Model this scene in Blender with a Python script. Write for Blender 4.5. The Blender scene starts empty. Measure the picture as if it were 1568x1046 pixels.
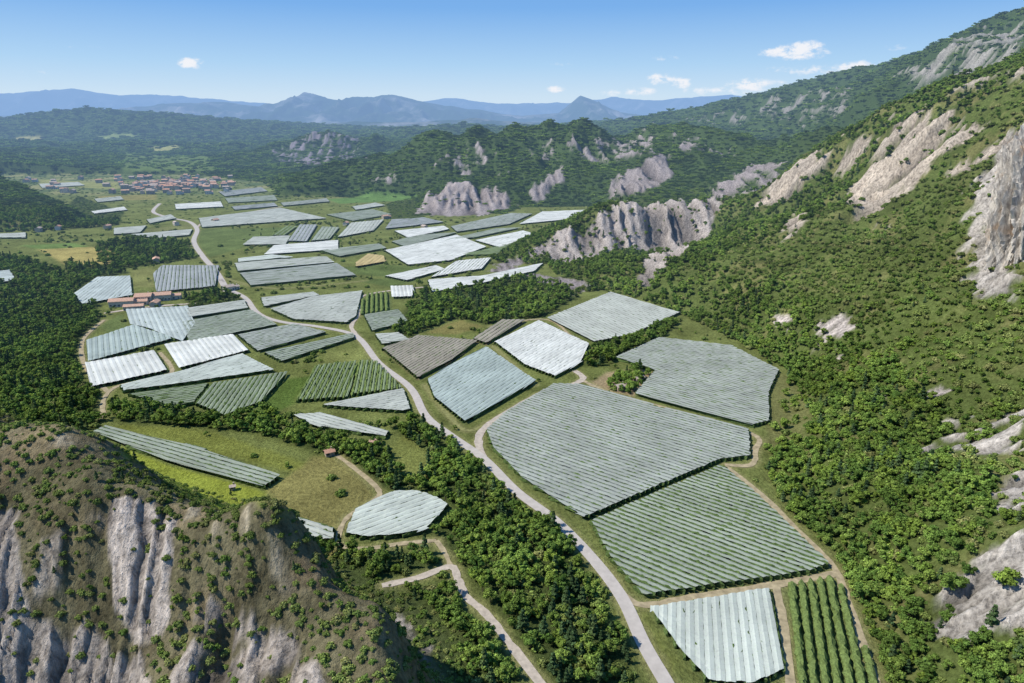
import bpy, bmesh, math, random
import numpy as np
random.seed(7); RNG=np.random.default_rng(7)
CAMZ=160.0; C18=math.cos(math.radians(18)); S18=math.sin(math.radians(18)); F=1045.0
scene=bpy.context.scene
# ------------------------------------------------------------------ survey helpers
def ray(u,v):
    xc=(u-784)/F; yc=(523-v)/F
    return xc, C18+yc*S18, -S18+yc*C18
def atY(u,v,Y):
    dx,dy,dz=ray(u,v); t=Y/dy
    return (dx*t,Y,CAMZ+dz*t)
def flat(u,v):
    dx,dy,dz=ray(u,v); t=-CAMZ/dz
    return (dx*t,dy*t)
# ------------------------------------------------------------------ numpy noise
def _h(ix,iy,seed):
    n=(ix.astype(np.int64)*374761393+iy.astype(np.int64)*668265263+seed*1274126177)&0xffffffff
    n=((n^(n>>13))*1274126177)&0xffffffff
    n=n^(n>>16)
    return (n&0xffff)/65535.0*2*math.pi
def perlin(x,y,seed=0):
    x=np.asarray(x,float);y=np.asarray(y,float)
    ix=np.floor(x);iy=np.floor(y);fx=x-ix;fy=y-iy
    ux=fx*fx*fx*(fx*(fx*6-15)+10);uy=fy*fy*fy*(fy*(fy*6-15)+10)
    def g(ox,oy):
        a=_h(ix+ox,iy+oy,seed)
        return np.cos(a)*(fx-ox)+np.sin(a)*(fy-oy)
    a=g(0,0)*(1-ux)+g(1,0)*ux; b=g(0,1)*(1-ux)+g(1,1)*ux
    return (a*(1-uy)+b*uy)*1.5
def fbm(x,y,o=4,seed=0):
    r=0;a=.5
    for i in range(o):
        r=r+a*perlin(x*2**i,y*2**i,seed+i*17); a*=.5
    return r
def ridged(x,y,o=3,seed=0):
    r=0;a=.5
    for i in range(o):
        r=r+a*(1-np.abs(perlin(x*2**i,y*2**i,seed+i*31))*2); a*=.5
    return r
def sstep(a,b,x):
    t=np.clip((x-a)/(b-a),0,1); return t*t*(3-2*t)
def poly_sd(x,y,P,margin=60):
    """signed distance, negative inside; points outside bbox+margin -> margin"""
    P=np.array(P,float); out=np.full(x.shape,float(margin))
    m=(x>P[:,0].min()-margin)&(x<P[:,0].max()+margin)&(y>P[:,1].min()-margin)&(y<P[:,1].max()+margin)
    if not m.any(): return out
    px=x[m];py=y[m];d=np.full(px.shape,1e18);ins=np.zeros(px.shape,bool)
    n=len(P)
    for i in range(n):
        ax,ay=P[i];bx,by=P[(i+1)%n];ex,ey=bx-ax,by-ay
        t=np.clip(((px-ax)*ex+(py-ay)*ey)/(ex*ex+ey*ey+1e-9),0,1)
        d=np.minimum(d,(px-ax-t*ex)**2+(py-ay-t*ey)**2)
        c=((ay>py)!=(by>py))
        if abs(by-ay)>1e-9:
            ins^=c&(px<(bx-ax)*(py-ay)/(by-ay)+ax)
    d=np.sqrt(d); d=np.where(ins,-d,d); out[m]=np.minimum(d,margin); return out
def line_d(x,y,P,margin=40):
    P=np.array(P,float); out=np.full(x.shape,float(margin))
    m=(x>P[:,0].min()-margin)&(x<P[:,0].max()+margin)&(y>P[:,1].min()-margin)&(y<P[:,1].max()+margin)
    if not m.any(): return out
    px=x[m];py=y[m];d=np.full(px.shape,1e18)
    for i in range(len(P)-1):
        ax,ay=P[i];bx,by=P[i+1];ex,ey=bx-ax,by-ay
        t=np.clip(((px-ax)*ex+(py-ay)*ey)/(ex*ex+ey*ey+1e-9),0,1)
        d=np.minimum(d,(px-ax-t*ex)**2+(py-ay-t*ey)**2)
    out[m]=np.minimum(np.sqrt(d),margin); return out
# ------------------------------------------------------------------ terrain control
VAL=[flat(*p) for p in [(1345,1060),(1305,930),(1290,880),(1240,820),(1175,740),(1172,660),(1210,570),(1125,522),(1050,485),(935,443),(885,450),
 (860,428),(835,405),(765,405),(748,392),(800,368),(850,350),(935,328),(925,316),(800,318),(770,328),(650,330),(630,304),(520,302),(425,302),(405,280),
 (300,268),(0,268),(-60,275),(30,300),(140,332),(100,352),(0,356),(-160,360)]]
VAL+=[(-640,620),(-420,430)]
VAL+=[flat(*p) for p in [(-60,590),(0,604),(130,660),(250,738),(400,772),(445,800),(500,850),(640,915),(700,970),(725,1046)]]+[(0,110),(5,40),(95,40)]
CP=[]
for u,v,Y in [(0,632,212),(130,675,195),(250,757,177),(350,772,165),(430,787,153),(480,885,144),(620,937,137),(670,992,125),(690,1050,111),
 (0,765,168),(100,762,165),(200,765,162),(300,790,158),(400,805,150),(0,900,150),(100,900,150),(200,900,148),(300,900,146),(400,930,140),(500,960,131),(580,985,124),
 (0,1046,135),(100,1046,135),(200,1046,133),(300,1046,128),(450,1046,118),(600,1046,112),
 (1568,700,238),(1568,1046,146),(1450,1046,154),(1500,930,175),(1400,800,223),(1568,820,190),(1568,550,308),(1400,600,328),(1300,560,390),(1568,450,364),(1400,450,423),(1250,450,488),(1150,430,564),
 (1568,350,436),(1400,350,520),(1250,350,625),(1150,350,725),(1000,420,650),(900,410,728),
 (1568,145,600),(1500,165,650),(1450,160,700),(1400,175,740),(1330,197,800),(1290,215,860),(1250,228,930),(1210,270,960),(1170,292,970),(1100,308,960),(1040,308,940),(990,313,925),(940,318,910),(900,335,890),(860,355,870),(835,372,850),(800,385,830),
 (900,395,800),(980,380,850),(1040,370,870),(1090,350,880),(1568,240,510),(1450,240,610),(1350,260,700),(1280,290,780),
 (1568,6,1700),(1500,20,1750),(1450,66,1800),(1370,106,1900),(1310,128,2100),(1240,130,2500),(1180,142,2700),(1130,158,2900),(1060,172,3100),(980,184,3300),
 (1568,80,1200),(1500,120,1300),(1400,150,1500),(1300,170,1700),(1250,200,1350),(1700,60,1000),
 (1215,218,1450),(1170,218,1600),(1100,198,1750),(1050,197,1800),(1000,191,1850),(930,188,1850),(850,192,1800),(800,197,1800),(750,200,1850),(690,208,1880),(640,218,1850),(580,230,1800),(520,245,1750),(460,270,1650),
 (1150,262,1350),(1180,245,1400),(1100,285,1300),
 (660,294,1400),(700,282,1420),(740,287,1400),(785,305,1350),(840,265,1470),(1000,247,1480),(940,290,1330),(1050,300,1270),(1030,240,1500),
 (900,240,1560),(750,240,1580),(820,235,1580),(600,262,1560),(670,255,1560),(500,285,1500),(960,225,1620),(560,290,1420),
 (430,228,2750),(470,208,2850),(520,205,2900),(560,212,2900),(600,211,3000),(400,240,2600),(300,240,3000),(0,228,2900),(100,228,2950),
 (0,182,4800),(60,175,4800),(120,166,4800),(200,180,4600),(300,198,4500),(420,205,4500),(0,213,3500),(200,215,3500),(350,221,3400),(600,201,4000),(660,194,4000),(720,190,4100),(800,197,4300),
 (0,272,1500),(60,290,1350),(115,318,1180),(0,335,1060),(-200,240,1500)]:
    CP.append(atY(u,v,Y))
for u,Y,Z in [(520,2300,45),(640,2350,50),(760,2350,55),(880,2350,60),(1000,2350,70),(1100,2250,80),(1200,1950,75),(1280,1700,90),(560,3500,50),(700,3300,50),(900,3300,80),(1100,2600,90),(100,4000,25),(300,3900,25),(0,3200,15),(200,3200,12),(400,3200,20),(0,4150,30),(560,2600,40),(1250,1150,50),(1350,1200,120)]:
    dx,dy,dz=ray(u,200); CP.append((dx/dy*Y,Y,Z))
CP+=[(-100,85,8),(-40,85,12),(0,70,0),(-230,200,85),(-260,110,60),(-160,60,20),(0,-90,0),(200,-90,70),(-200,-90,50),(180,40,50),(260,80,95),
 (350,1130,20),(480,1050,80),(150,1080,0),(400,200,190),(520,400,230),(650,650,250),(700,300,280),(900,900,300),(1500,1500,400),(0,6500,40),(3000,5000,300),(-3500,6500,120),(3500,7000,200),(-2500,2500,80),(-1300,1300,70),(-900,700,60),(-600,350,60),(-500,150,80),
 (-100,270,0),(0,190,0),(-250,330,0),(0,1300,0),(-800,1900,0),(-300,1900,0),(-1300,2400,10),(-800,2600,5),(1500,300,400),(2500,1500,500),
 (-12,160,8),(-38,168,12),(-60,182,20),(-100,212,22),(-160,243,25),(2,128,12),(6,100,6),(-46,152,42)]
for p in VAL[0:24]: CP.append((p[0],p[1],0))
CP=np.array(CP); CC=14.0
def _phi(dx,dy): return np.sqrt(dx*dx+dy*dy+CC*CC)
n=len(CP);A=np.zeros((n+3,n+3))
A[:n,:n]=_phi(CP[:,0][:,None]-CP[:,0][None],CP[:,1][:,None]-CP[:,1][None])
A[:n,n]=1;A[:n,n+1]=CP[:,0];A[:n,n+2]=CP[:,1];A[n:,:n]=A[:n,n:].T
W=np.linalg.lstsq(A,np.concatenate([CP[:,2],[0,0,0]]),rcond=None)[0]
def hbase(x,y):
    x=np.asarray(x,float);y=np.asarray(y,float);sh=x.shape;x=x.ravel();y=y.ravel()
    r=np.zeros(x.shape)
    for s in range(0,len(x),100000):
        xs=x[s:s+100000];ys=y[s:s+100000]
        a=np.full(xs.shape,W[n])+W[n+1]*xs+W[n+2]*ys
        for i in range(n): a+=W[i]*_phi(xs-CP[i,0],ys-CP[i,1])
        r[s:s+100000]=a
    d=poly_sd(x,y,VAL,90)
    far=sstep(1000,1600,y)
    r=np.maximum(r,0)
    amp=np.minimum(r*.30,34)*far
    wx=x+60*fbm(x/300,y/300,2,61);wy=y+60*fbm(x/300,y/300,2,62)
    r=r+amp*1.5*(ridged(wx/190,wy/480,5,3)-.60)
    amp2=np.minimum(r*.10,6)*(1-far)
    right=sstep(60,160,x)*(1-far)
    r=r+amp2*2*fbm(x/45,y/45,3,5)+right*np.minimum(r*.18,14)*(ridged(y/75+x/300,x/260,3,9)-.45)
    r=r*sstep(0,28,d)+0.9*sstep(0,60,d)
    return np.maximum(r,0).reshape(sh)
TT=np.geomspace(90,7500,1200)
def survey(u,v):
    for tries in range(30):
        dx,dy,dz=ray(u,v)
        z=CAMZ+dz*TT; h=hbase(dx*TT,dy*TT)
        k=np.where(z<h)[0]
        if len(k): break
        v+=3
    else: return (dx*3000,dy*3000)
    i=k[0]
    if i==0: return (dx*TT[0],dy*TT[0])
    a=z[i-1]-h[i-1];b=h[i]-z[i];f=min(1,max(0,a/(a+b+1e-9)));t=TT[i-1]+(TT[i]-TT[i-1])*f
    return (dx*t,dy*t)
# rock areas : polygon, colour , strike(0: gullies across x, 1: across y), relief, weight
BEI=(.48,.41,.33);NEA=(.40,.35,.30);GRY=(.32,.28,.265);LIM=(.46,.42,.37);SCR=(.50,.44,.39)
ROCK=[([(0,765),(30,775),(38,900),(50,1046),(-30,1046),(-30,765)],NEA,0,5,.78),
([(170,765),(235,768),(265,795),(258,880),(250,960),(200,1000),(172,930),(162,840)],(.49,.425,.365),0,4,1.0),
([(-20,950),(140,950),(215,1000),(240,1070),(-20,1070)],NEA,0,6,.85),
([(280,880),(380,920),(460,960),(500,1070),(250,1070)],NEA,0,6,.60),
([(600,930),(625,938),(665,990),(670,1030),(645,1030),(630,990),(600,950)],NEA,0,3,.52),
([(45,775),(165,775),(160,930),(50,930)],(.36,.31,.25),0,5,.46),
([(120,760),(0,690),(0,640),(120,665)],(.36,.31,.22),0,1,.30),([(280,770),(430,800),(470,890),(600,940),(480,940),(300,850)],(.36,.31,.22),0,3,.38),
([(1160,300),(1250,232),(1295,240),(1245,280),(1185,312)],BEI,1,16,1.05),
([(1245,246),(1330,200),(1360,205),(1290,268),(1255,275)],BEI,1,16,1.05),
([(1300,300),(1342,222),(1380,180),(1450,168),(1512,172),(1505,200),(1430,245),(1390,295),(1350,318),(1303,340)],BEI,1,18,.92),
([(1195,352),(1218,325),(1232,345),(1205,366)],BEI,1,5,.9),
([(1445,268),(1568,188),(1568,215),(1490,258)],BEI,1,8,.95),
([(1480,430),(1490,290),(1530,210),(1570,190),(1570,450),(1500,458)],LIM,1,6,.9),
([(1395,942),(1440,900),(1480,850),(1568,810),(1600,810),(1600,990),(1480,985),(1400,962)],LIM,1,5,.78),
([(1408,692),(1440,648),(1520,625),(1568,615),(1600,620),(1568,690),(1500,700)],LIM,1,4,.62),
([(1510,740),(1568,700),(1600,700),(1590,770),(1520,810)],LIM,1,4,.72),
([(1243,502),(1305,483),(1300,507),(1265,532)],SCR,1,0,.95),([(1183,485),(1237,483),(1235,496),(1190,493)],SCR,1,0,.8),([(1273,535),(1294,534),(1285,553)],SCR,1,0,.85),
([(1330,600),(1350,598),(1350,610),(1335,612)],SCR,1,0,.75),([(1345,340),(1365,338),(1360,347)],SCR,1,0,.8),([(1420,600),(1470,590),(1470,600),(1425,612)],SCR,1,0,.7),
([(835,396),(840,362),(900,334),(940,318),(1040,306),(1103,308),(1090,340),(1045,384),(995,434),(970,430),(1005,385),(940,378),(880,402)],(.43,.38,.34),0,13,1.35),
([(745,415),(780,395),(840,370),(840,395),(790,408),(830,420),(905,430),(890,457),(860,443),(825,432)],GRY,0,7,.85),
([(640,322),(650,297),(700,280),(755,288),(795,315),(740,330),(650,332)],(.37,.32,.30),0,13,1.2),
([(808,292),(858,258),(862,277),(820,308)],GRY,0,13,1.15),([(928,290),(970,255),(1025,236),(1034,262),(990,293),(950,306)],GRY,0,14,1.1),
([(1080,296),(1150,252),(1205,225),(1205,265),(1140,300),(1090,306)],GRY,0,14,.72),
([(860,212),(920,200),(1000,196),(1005,240),(930,252),(870,235)],GRY,0,16,.52),([(795,225),(850,208),(850,245),(805,245)],GRY,0,14,.55),([(660,225),(770,212),(780,270),(680,270)],GRY,0,14,.42),([(560,250),(640,240),(640,290),(560,290)],GRY,0,14,.32),([(1020,205),(1110,205),(1120,240),(1040,235)],GRY,0,14,.50),([(410,228),(460,212),(545,212),(560,245),(460,256),(420,240)],(.25,.22,.24),0,14,.52),
([(1370,116),(1440,80),(1500,36),(1575,20),(1575,80),(1500,110),(1400,142)],(.33,.31,.27),1,20,.58),([(1000,188),(1130,164),(1240,138),(1310,136),(1330,150),(1150,184)],(.28,.26,.23),0,16,.42),
([(1260,222),(1330,188),(1420,150),(1568,100),(1575,130),(1480,152),(1330,196)],(.41,.36,.29),1,14,.62)]
ROCK=[([survey(*p) for p in P],c,s,a,w) for P,c,s,a,w in ROCK]
def rockfn(x,y):
    x=np.asarray(x,float);y=np.asarray(y,float)
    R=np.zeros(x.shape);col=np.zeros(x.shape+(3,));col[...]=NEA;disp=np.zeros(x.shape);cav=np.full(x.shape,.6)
    fr_=sstep(500,900,y)
    nz=(fbm(x/12,y/12,5,77)*(1-fr_)+fbm(x/50,y/50,5,78)*fr_)
    wb=fbm(x/22,y/22,3,20)
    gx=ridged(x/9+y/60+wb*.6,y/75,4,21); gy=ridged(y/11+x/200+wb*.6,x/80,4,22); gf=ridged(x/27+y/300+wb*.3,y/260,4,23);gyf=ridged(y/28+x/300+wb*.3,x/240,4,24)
    for P,c,s,a,w in ROCK:
        soft=float(np.clip(np.mean([math.hypot(*q) for q in P])*.02,3,28))
        d=poly_sd(x,y,P,soft*3)
        m=sstep(soft,-soft,d)*w
        big=a>12
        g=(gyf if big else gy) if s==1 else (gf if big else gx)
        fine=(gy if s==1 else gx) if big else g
        k=sstep(.34,.60,m+nz*.8+(g-.66)*(.7 if big else .35))*(m>.06)
        up=k>R
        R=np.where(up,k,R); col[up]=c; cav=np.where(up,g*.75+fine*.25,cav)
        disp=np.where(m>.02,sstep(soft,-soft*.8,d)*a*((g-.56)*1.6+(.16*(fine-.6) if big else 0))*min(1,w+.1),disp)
    col=col*np.clip(.30+1.15*np.clip(cav,0,1),.3,1.3)[...,None]  # gully furrows darkened in the colour: crevice dirt plus painted-in occlusion shade
    return R,col,disp
def hfun(x,y,full=False):
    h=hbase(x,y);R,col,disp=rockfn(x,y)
    h2=np.maximum(h+disp*np.clip(h/12,0,1),0)
    if full: return h2,R,col
    return h2
# ------------------------------------------------------------------ polygons
def fl(P): return [flat(*p) for p in P]
FD=[
([(995,937),(1180,907),(1190,960),(1203,1030),(1150,1055),(1085,1050),(1040,1000)],'pale',((1180,907),(1203,1030)),.98),
([(1197,899),(1280,886),(1312,960),(1345,1060),(1215,1070),(1205,990)],'green',((1200,900),(1215,1060)),.45),
([(905,803),(1105,716),(1165,768),(1268,868),(1240,880),(985,918),(935,860)],'mid',((890,592),(1145,660)),.66),
([(745,662),(775,635),(848,592),(890,592),(1010,627),(1145,660),(1148,703),(1102,708),(893,798),(800,737),(755,690)],'grey',((890,592),(1145,660)),.86),
([(942,551),(1010,520),(1120,533),(1192,570),(1176,605),(1177,648),(1150,656),(972,607),(1003,571)],'grey',((975,607),(1150,657)),.86),
([(655,585),(700,558),(745,535),(820,587),(765,620),(712,650),(665,612)],'teal',((655,585),(745,535)),.95),
([(758,527),(825,494),(902,530),(888,560),(850,580),(803,562)],'white',((758,527),(825,494)),.985),
([(838,490),(935,450),(1040,482),(965,516),(910,527)],'lgrey',((838,490),(910,527)),.95),
([(587,537),(640,517),(732,525),(690,556),(640,582)],'brown',((640,582),(732,525)),.85),
([(722,521),(765,493),(805,493),(745,529)],'brown',((722,521),(765,493)),.85),
([(455,617),(485,563),(548,556),(535,612)],'green2',((455,617),(485,563)),.42),
([(540,608),(552,555),(577,556),(617,598)],'green2',((540,608),(552,555)),.42),
([(495,625),(618,600),(630,634),(560,630)],'lgrey',((495,625),(618,600)),.95),
([(450,640),(490,637),(595,666),(590,673),(480,656)],'lgrey',((490,637),(595,666)),.95),
([(300,622),(325,591),(442,573),(400,620),(345,640)],'dark',((300,622),(325,591)),.72),
([(185,593),(280,572),(370,545),(420,570),(300,588),(190,603)],'pale',((185,593),(370,545)),.97),
([(195,607),(320,590),(298,620),(268,627)],'dark',((195,607),(320,590)),.78),
([(252,531),(360,515),(382,540),(275,568)],'white',((252,531),(275,568)),.985),
([(130,560),(240,540),(260,570),(140,597)],'white',((240,540),(260,570)),.985),
([(133,525),(205,501),(268,521),(200,540),(135,558)],'teal',((135,525),(135,558)),.95),
([(193,477),(285,472),(300,498),(280,527),(225,505),(200,500)],'pteal',((193,477),(200,500)),.97),
([(280,497),(385,478),(425,500),(290,527)],'mid',((280,497),(385,478)),.85),
([(365,516),(450,499),(500,512),(395,541)],'grey',((365,516),(450,499)),.88),
([(405,543),(540,513),(543,520),(432,557)],'mid',((405,543),(540,513)),.8),
([(290,474),(375,462),(380,475),(285,490)],'lgrey',((290,474),(375,462)),.95),
([(400,459),(480,450),(490,455),(405,472)],'lgrey',((400,459),(480,450)),.97),
([(415,476),(480,457),(555,448),(545,488),(530,497),(450,492)],'lgrey',((415,476),(555,448)),.95),
([(553,483),(557,452),(597,448),(600,476)],'green',((555,480),(557,452)),.5),
([(558,485),(610,477),(625,495),(570,510)],'mid',((558,485),(610,477)),.8),
([(575,515),(610,513),(628,524),(585,530)],'lgrey',((575,515),(610,513)),.9),
([(598,441),(632,440),(632,457),(600,458)],'white',((598,441),(600,458)),.97),
([(655,431),(740,425),(832,405),(818,418),(740,436),(662,450)],'white',((655,431),(832,405)),.98),
([(115,452),(150,427),(200,425),(203,455),(125,469)],'pteal',((115,452),(150,427)),.95),
([(235,422),(248,409),(335,409),(330,441),(240,450)],'slate',((248,409),(240,450)),.85),
([(360,405),(500,395),(512,404),(365,418)],'lgrey',((360,408),(500,395)),.93),
([(368,421),(515,405),(545,424),(385,440)],'grey',((370,420),(515,405)),.93),
([(405,392),(420,378),(518,370),(518,384)],'white',((405,392),(518,384)),.98),
([(305,336),(430,320),(500,336),(310,350)],'lgrey',((305,336),(430,320)),.95),
([(372,377),(388,365),(445,363),(438,376)],'lgrey',((372,377),(438,376)),.95),
([(440,371),(458,346),(486,346),(470,372)],'slate',((440,371),(458,346)),.9),
([(475,371),(492,349),(520,350),(505,368)],'mid',((475,371),(492,349)),.9),
([(520,365),(540,343),(588,338),(572,355)],'lgrey',((520,365),(540,343)),.95),
([(590,386),(700,362),(745,380),(690,401),(625,408)],'white',((590,386),(700,362)),.98),
([(590,425),(668,409),(682,415),(622,432)],'white',((590,425),(668,409)),.98),
([(660,427),(700,402),(752,397),(738,414)],'white',((660,427),(690,403)),.9),
([(727,370),(800,355),(822,361),(765,381)],'white',((727,370),(800,355)),.98),
([(795,345),(830,326),(922,322),(905,334)],'white',((795,345),(905,334)),.98),
([(690,348),(780,328),(815,329),(780,345),(700,357)],'grey',((690,348),(780,328)),.93),
([(605,356),(680,348),(688,353),(625,366)],'white',((605,356),(680,348)),.98),
([(590,352),(600,338),(650,335),(680,342),(620,349)],'slate',((590,352),(680,342)),.9),
([(680,370),(760,352),(800,350),(725,366)],'mid',((680,370),(760,352)),.9),
([(268,314),(338,310),(342,318),(270,322)],'white',((268,314),(338,310)),.95),
([(175,351),(225,347),(215,358),(175,361)],'lgrey',((175,351),(225,347)),.95),
([(200,361),(295,353),(290,362),(240,367)],'lgrey',((200,361),(295,353)),.95),
([(490,385),(580,375),(592,382),(520,395)],'mid',((490,385),(580,375)),.9),
([(420,362),(440,348),(455,348),(438,362)],'green2',((420,362),(440,348)),.5),
([(545,403),(562,391),(588,394),(590,403),(545,411)],'straw',((545,403),(562,391)),.98),
([(500,330),(570,322),(600,330),(540,340)],'mid',((500,330),(570,322)),.85),
([(335,295),(400,288),(410,294),(345,302)],'slate',((335,295),(400,288)),.9),
([(142,666),(162,657),(300,690),(430,733),(403,751),(260,712)],'mid',((162,657),(430,733)),.8),
([(530,822),(545,785),(600,758),(640,757),(670,768),(686,778),(668,800),(650,818),(600,826),(560,828)],'pale',((545,790),(640,757)),.96),
([(445,792),(512,812),(510,830),(470,834)],'lgrey',((445,792),(512,812)),.93),
([(0,360),(40,358),(40,366),(0,366)],'lgrey',((0,360),(40,358)),.95),([(-5,418),(15,416),(25,432),(-5,436)],'pteal',((0,418),(15,416)),.95),
([(140,325),(190,318),(195,323),(145,329)],'white',((140,325),(190,318)),.97),
([(365,398),(415,392),(450,396),(365,404)],'pale',((365,398),(415,392)),.97),
([(225,338),(262,330),(270,336),(230,344)],'lgrey',((225,338),(262,330)),.95),
([(540,318),(575,312),(590,316),(545,323)],'lgrey',((540,318),(575,312)),.95),
([(600,372),(640,362),(700,358),(620,380)],'mid',((600,372),(700,358)),.9),([(700,393),(745,384),(790,372),(760,392)],'green2',((700,393),(745,384)),.6),
([(440,378),(480,376),(500,374),(470,377)],'slate',((440,378),(480,376)),.9),
([(60,283),(120,280),(130,285),(65,289)],'lgrey',((60,283),(120,280)),.95),([(345,305),(420,300),(425,308),(350,312)],'mid',((345,305),(420,300)),.9),([(355,318),(420,312),(425,317),(360,323)],'slate',((355,318),(420,312)),.9),([(145,306),(185,302),(190,307),(150,311)],'lgrey',((145,306),(185,302)),.9),([(430,312),(500,305),(505,310),(435,317)],'grey',((430,312),(500,305)),.9),
]
FIELDS=[(fl(P),st,(flat(*d[0]),flat(*d[1])),g) for P,st,d,g in FD]
MEAD=[([(185,680),(300,705),(405,752),(400,772),(300,765),(190,700)],(.26,.30,.05)),
([(190,650),(320,660),(480,712),(460,725),(300,688),(170,655)],(.19,.21,.05)),
([(410,750),(480,700),(530,700),(575,760),(540,800),(515,820),(440,790)],(.23,.21,.075)),
([(590,690),(620,665),(670,710),(640,745),(600,720)],(.19,.21,.06)),
([(55,380),(120,375),(185,385),(175,405),(100,405)],(.38,.32,.11)),([(30,376),(110,372),(140,378),(60,382)],(.15,.22,.06)),
([(500,305),(560,295),(640,297),(610,308),(520,312)],(.13,.22,.06)),([(300,352),(440,348),(420,360),(370,380),(320,395),(305,375)],(.13,.17,.055)),
([(500,540),(560,530),(560,552),(490,562)],(.2,.22,.07)),([(390,625),(440,580),(480,575),(450,618),(400,650)],(.10,.15,.035)),
([(930,570),(1000,565),(995,590),(970,607),(930,600),(900,590)],(.36,.28,.16)),([(545,430),(600,425),(640,430),(600,440)],(.12,.16,.05)),
([(230,350),(300,342),(290,352),(200,358)],(.18,.19,.07)),([(260,425),(230,410),(200,415),(205,440),(235,440)],(.22,.23,.08)),
([(150,500),(185,480),(195,500),(170,512)],(.14,.18,.06)),([(520,410),(590,405),(660,410),(600,425),(540,420)],(.12,.16,.05)),
([(1185,560),(1240,600),(1245,640),(1200,700),(1170,690),(1180,600)],(.17,.175,.065)),
([(190,232),(320,240),(330,262),(190,265)],(.12,.17,.05)),([(230,225),(270,222),(275,230),(235,232)],(.32,.32,.12)),([(20,212),(60,208),(70,213),(20,218)],(.32,.3,.12)),
([(150,208),(200,204),(215,210),(160,214)],(.22,.27,.09)),([(60,275),(180,280),(180,290),(60,285)],(.26,.27,.1)),([(340,290),(420,285),(420,292),(350,300)],(.2,.25,.08)),([(150,300),(240,298),(240,306),(150,308)],(.24,.22,.08)),
([(650,510),(705,490),(740,500),(700,512)],(.22,.2,.07)),([(900,945),(985,925),(1000,960),(1040,1030),(1000,1046),(960,960)],(.18,.20,.055))]
MEAD=[([survey(*p) for p in P],c) for P,c in MEAD]
WOOD=[fl(P) for P in [
[(-40,385),(50,400),(130,430),(150,470),(150,505),(122,530),(120,565),(150,608),(168,640),(130,668),(0,640),(-60,600)],
[(165,612),(262,628),(345,642),(405,628),(450,652),(600,690),(600,740),(560,748),(545,710),(480,692),(400,665),(300,655),(180,645)],
[(598,655),(640,640),(680,672),(735,715),(790,765),(845,808),(890,860),(925,915),(955,990),(985,1060),(850,1060),(770,950),(705,865),(670,835),(655,820),(690,780),(640,752),(580,750),(560,690),(640,740),(660,700)],
[(440,835),(510,838),(560,845),(660,848),(680,870),(590,890),(610,905),(690,890),(720,940),(800,1050),(700,1060),(500,860)],
[(590,500),(640,458),(700,445),(800,420),(860,430),(885,455),(835,485),(800,490),(740,497),(700,487),(650,505),(620,522)],
[(890,562),(905,535),(960,518),(1000,500),(1045,487),(1015,515),(945,545),(925,562)],[(925,600),(935,575),(990,560),(1000,570),(975,600),(945,607)],
[(150,372),(230,365),(290,372),(300,395),(240,405),(190,412),(150,400)],[(120,300),(190,325),(180,345),(130,350),(60,350)],
[(100,405),(180,405),(200,418),(150,425),(110,445)],[(640,440),(680,450),(700,445),(650,470)],[(590,312),(640,300),(650,335),(600,335)],[(280,455),(350,445),(380,460),(290,470)]]]
LINES=[[(340,432),(420,440),(560,426),(640,432)],[(350,402),(345,440)],[(300,395),(340,405)],[(395,445),(480,442),(560,440)],[(430,560),(475,540),(545,515)],[(470,555),(490,540)],[(300,372),(440,380),(520,392)],
[(590,405),(640,400)],[(750,395),(800,378)],[(560,370),(640,362),(690,360)],[(200,325),(300,322),(440,315),(560,305)],[(180,360),(240,372),(300,368)],[(430,320),(520,315),(600,325)],[(830,322),(920,318)],
[(40,275),(200,300),(240,315)],[(300,305),(420,300)],[(500,340),(520,372)],[(270,470),(200,470),(160,480)],[(165,480),(130,520)],[(445,635),(600,655)],[(740,660),(720,700)],[(690,655),(735,668)],
[(60,300),(140,318),(300,308)],[(150,292),(220,308)],[(345,345),(430,340),(500,345)],[(640,340),(700,335),(780,325)],[(520,385),(590,372),(640,372)],[(800,352),(870,340)],[(240,405),(270,395)],[(130,345),(170,340),(240,345)],[(700,392),(760,388)],[(480,420),(560,412)],[(1186,905),(1203,1040)],[(240,580),(262,530)],[(200,540),(262,532)],
[(40,290),(130,296)],[(180,272),(330,270)],[(330,282),(420,276)],[(60,270),(170,268)],[(170,296),(330,300)],[(0,270),(60,282)],[(230,272),(240,298)],[(300,270),(310,296)],
[(430,305),(520,300),(640,312)],[(250,330),(300,328)],[(440,345),(520,340),(600,336)],[(60,372),(130,368),(160,372)],[(60,362),(150,362)],[(745,382),(690,403),(620,410)],[(340,305),(350,320)]]
LINES=[fl(P) for P in LINES]
def smooth(P,k=6):
    P=[P[0]]+list(P)+[P[-1]];o=[]
    for i in range(1,len(P)-2):
        p0,p1,p2,p3=[np.array(q) for q in P[i-1:i+3]]
        for j in range(k):
            t=j/k;o.append(tuple(.5*((2*p1)+(-p0+p2)*t+(2*p0-5*p1+4*p2-p3)*t*t+(-p0+3*p1-3*p2+p3)*t**3)))
    o.append(tuple(P[-2]));return o
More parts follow.
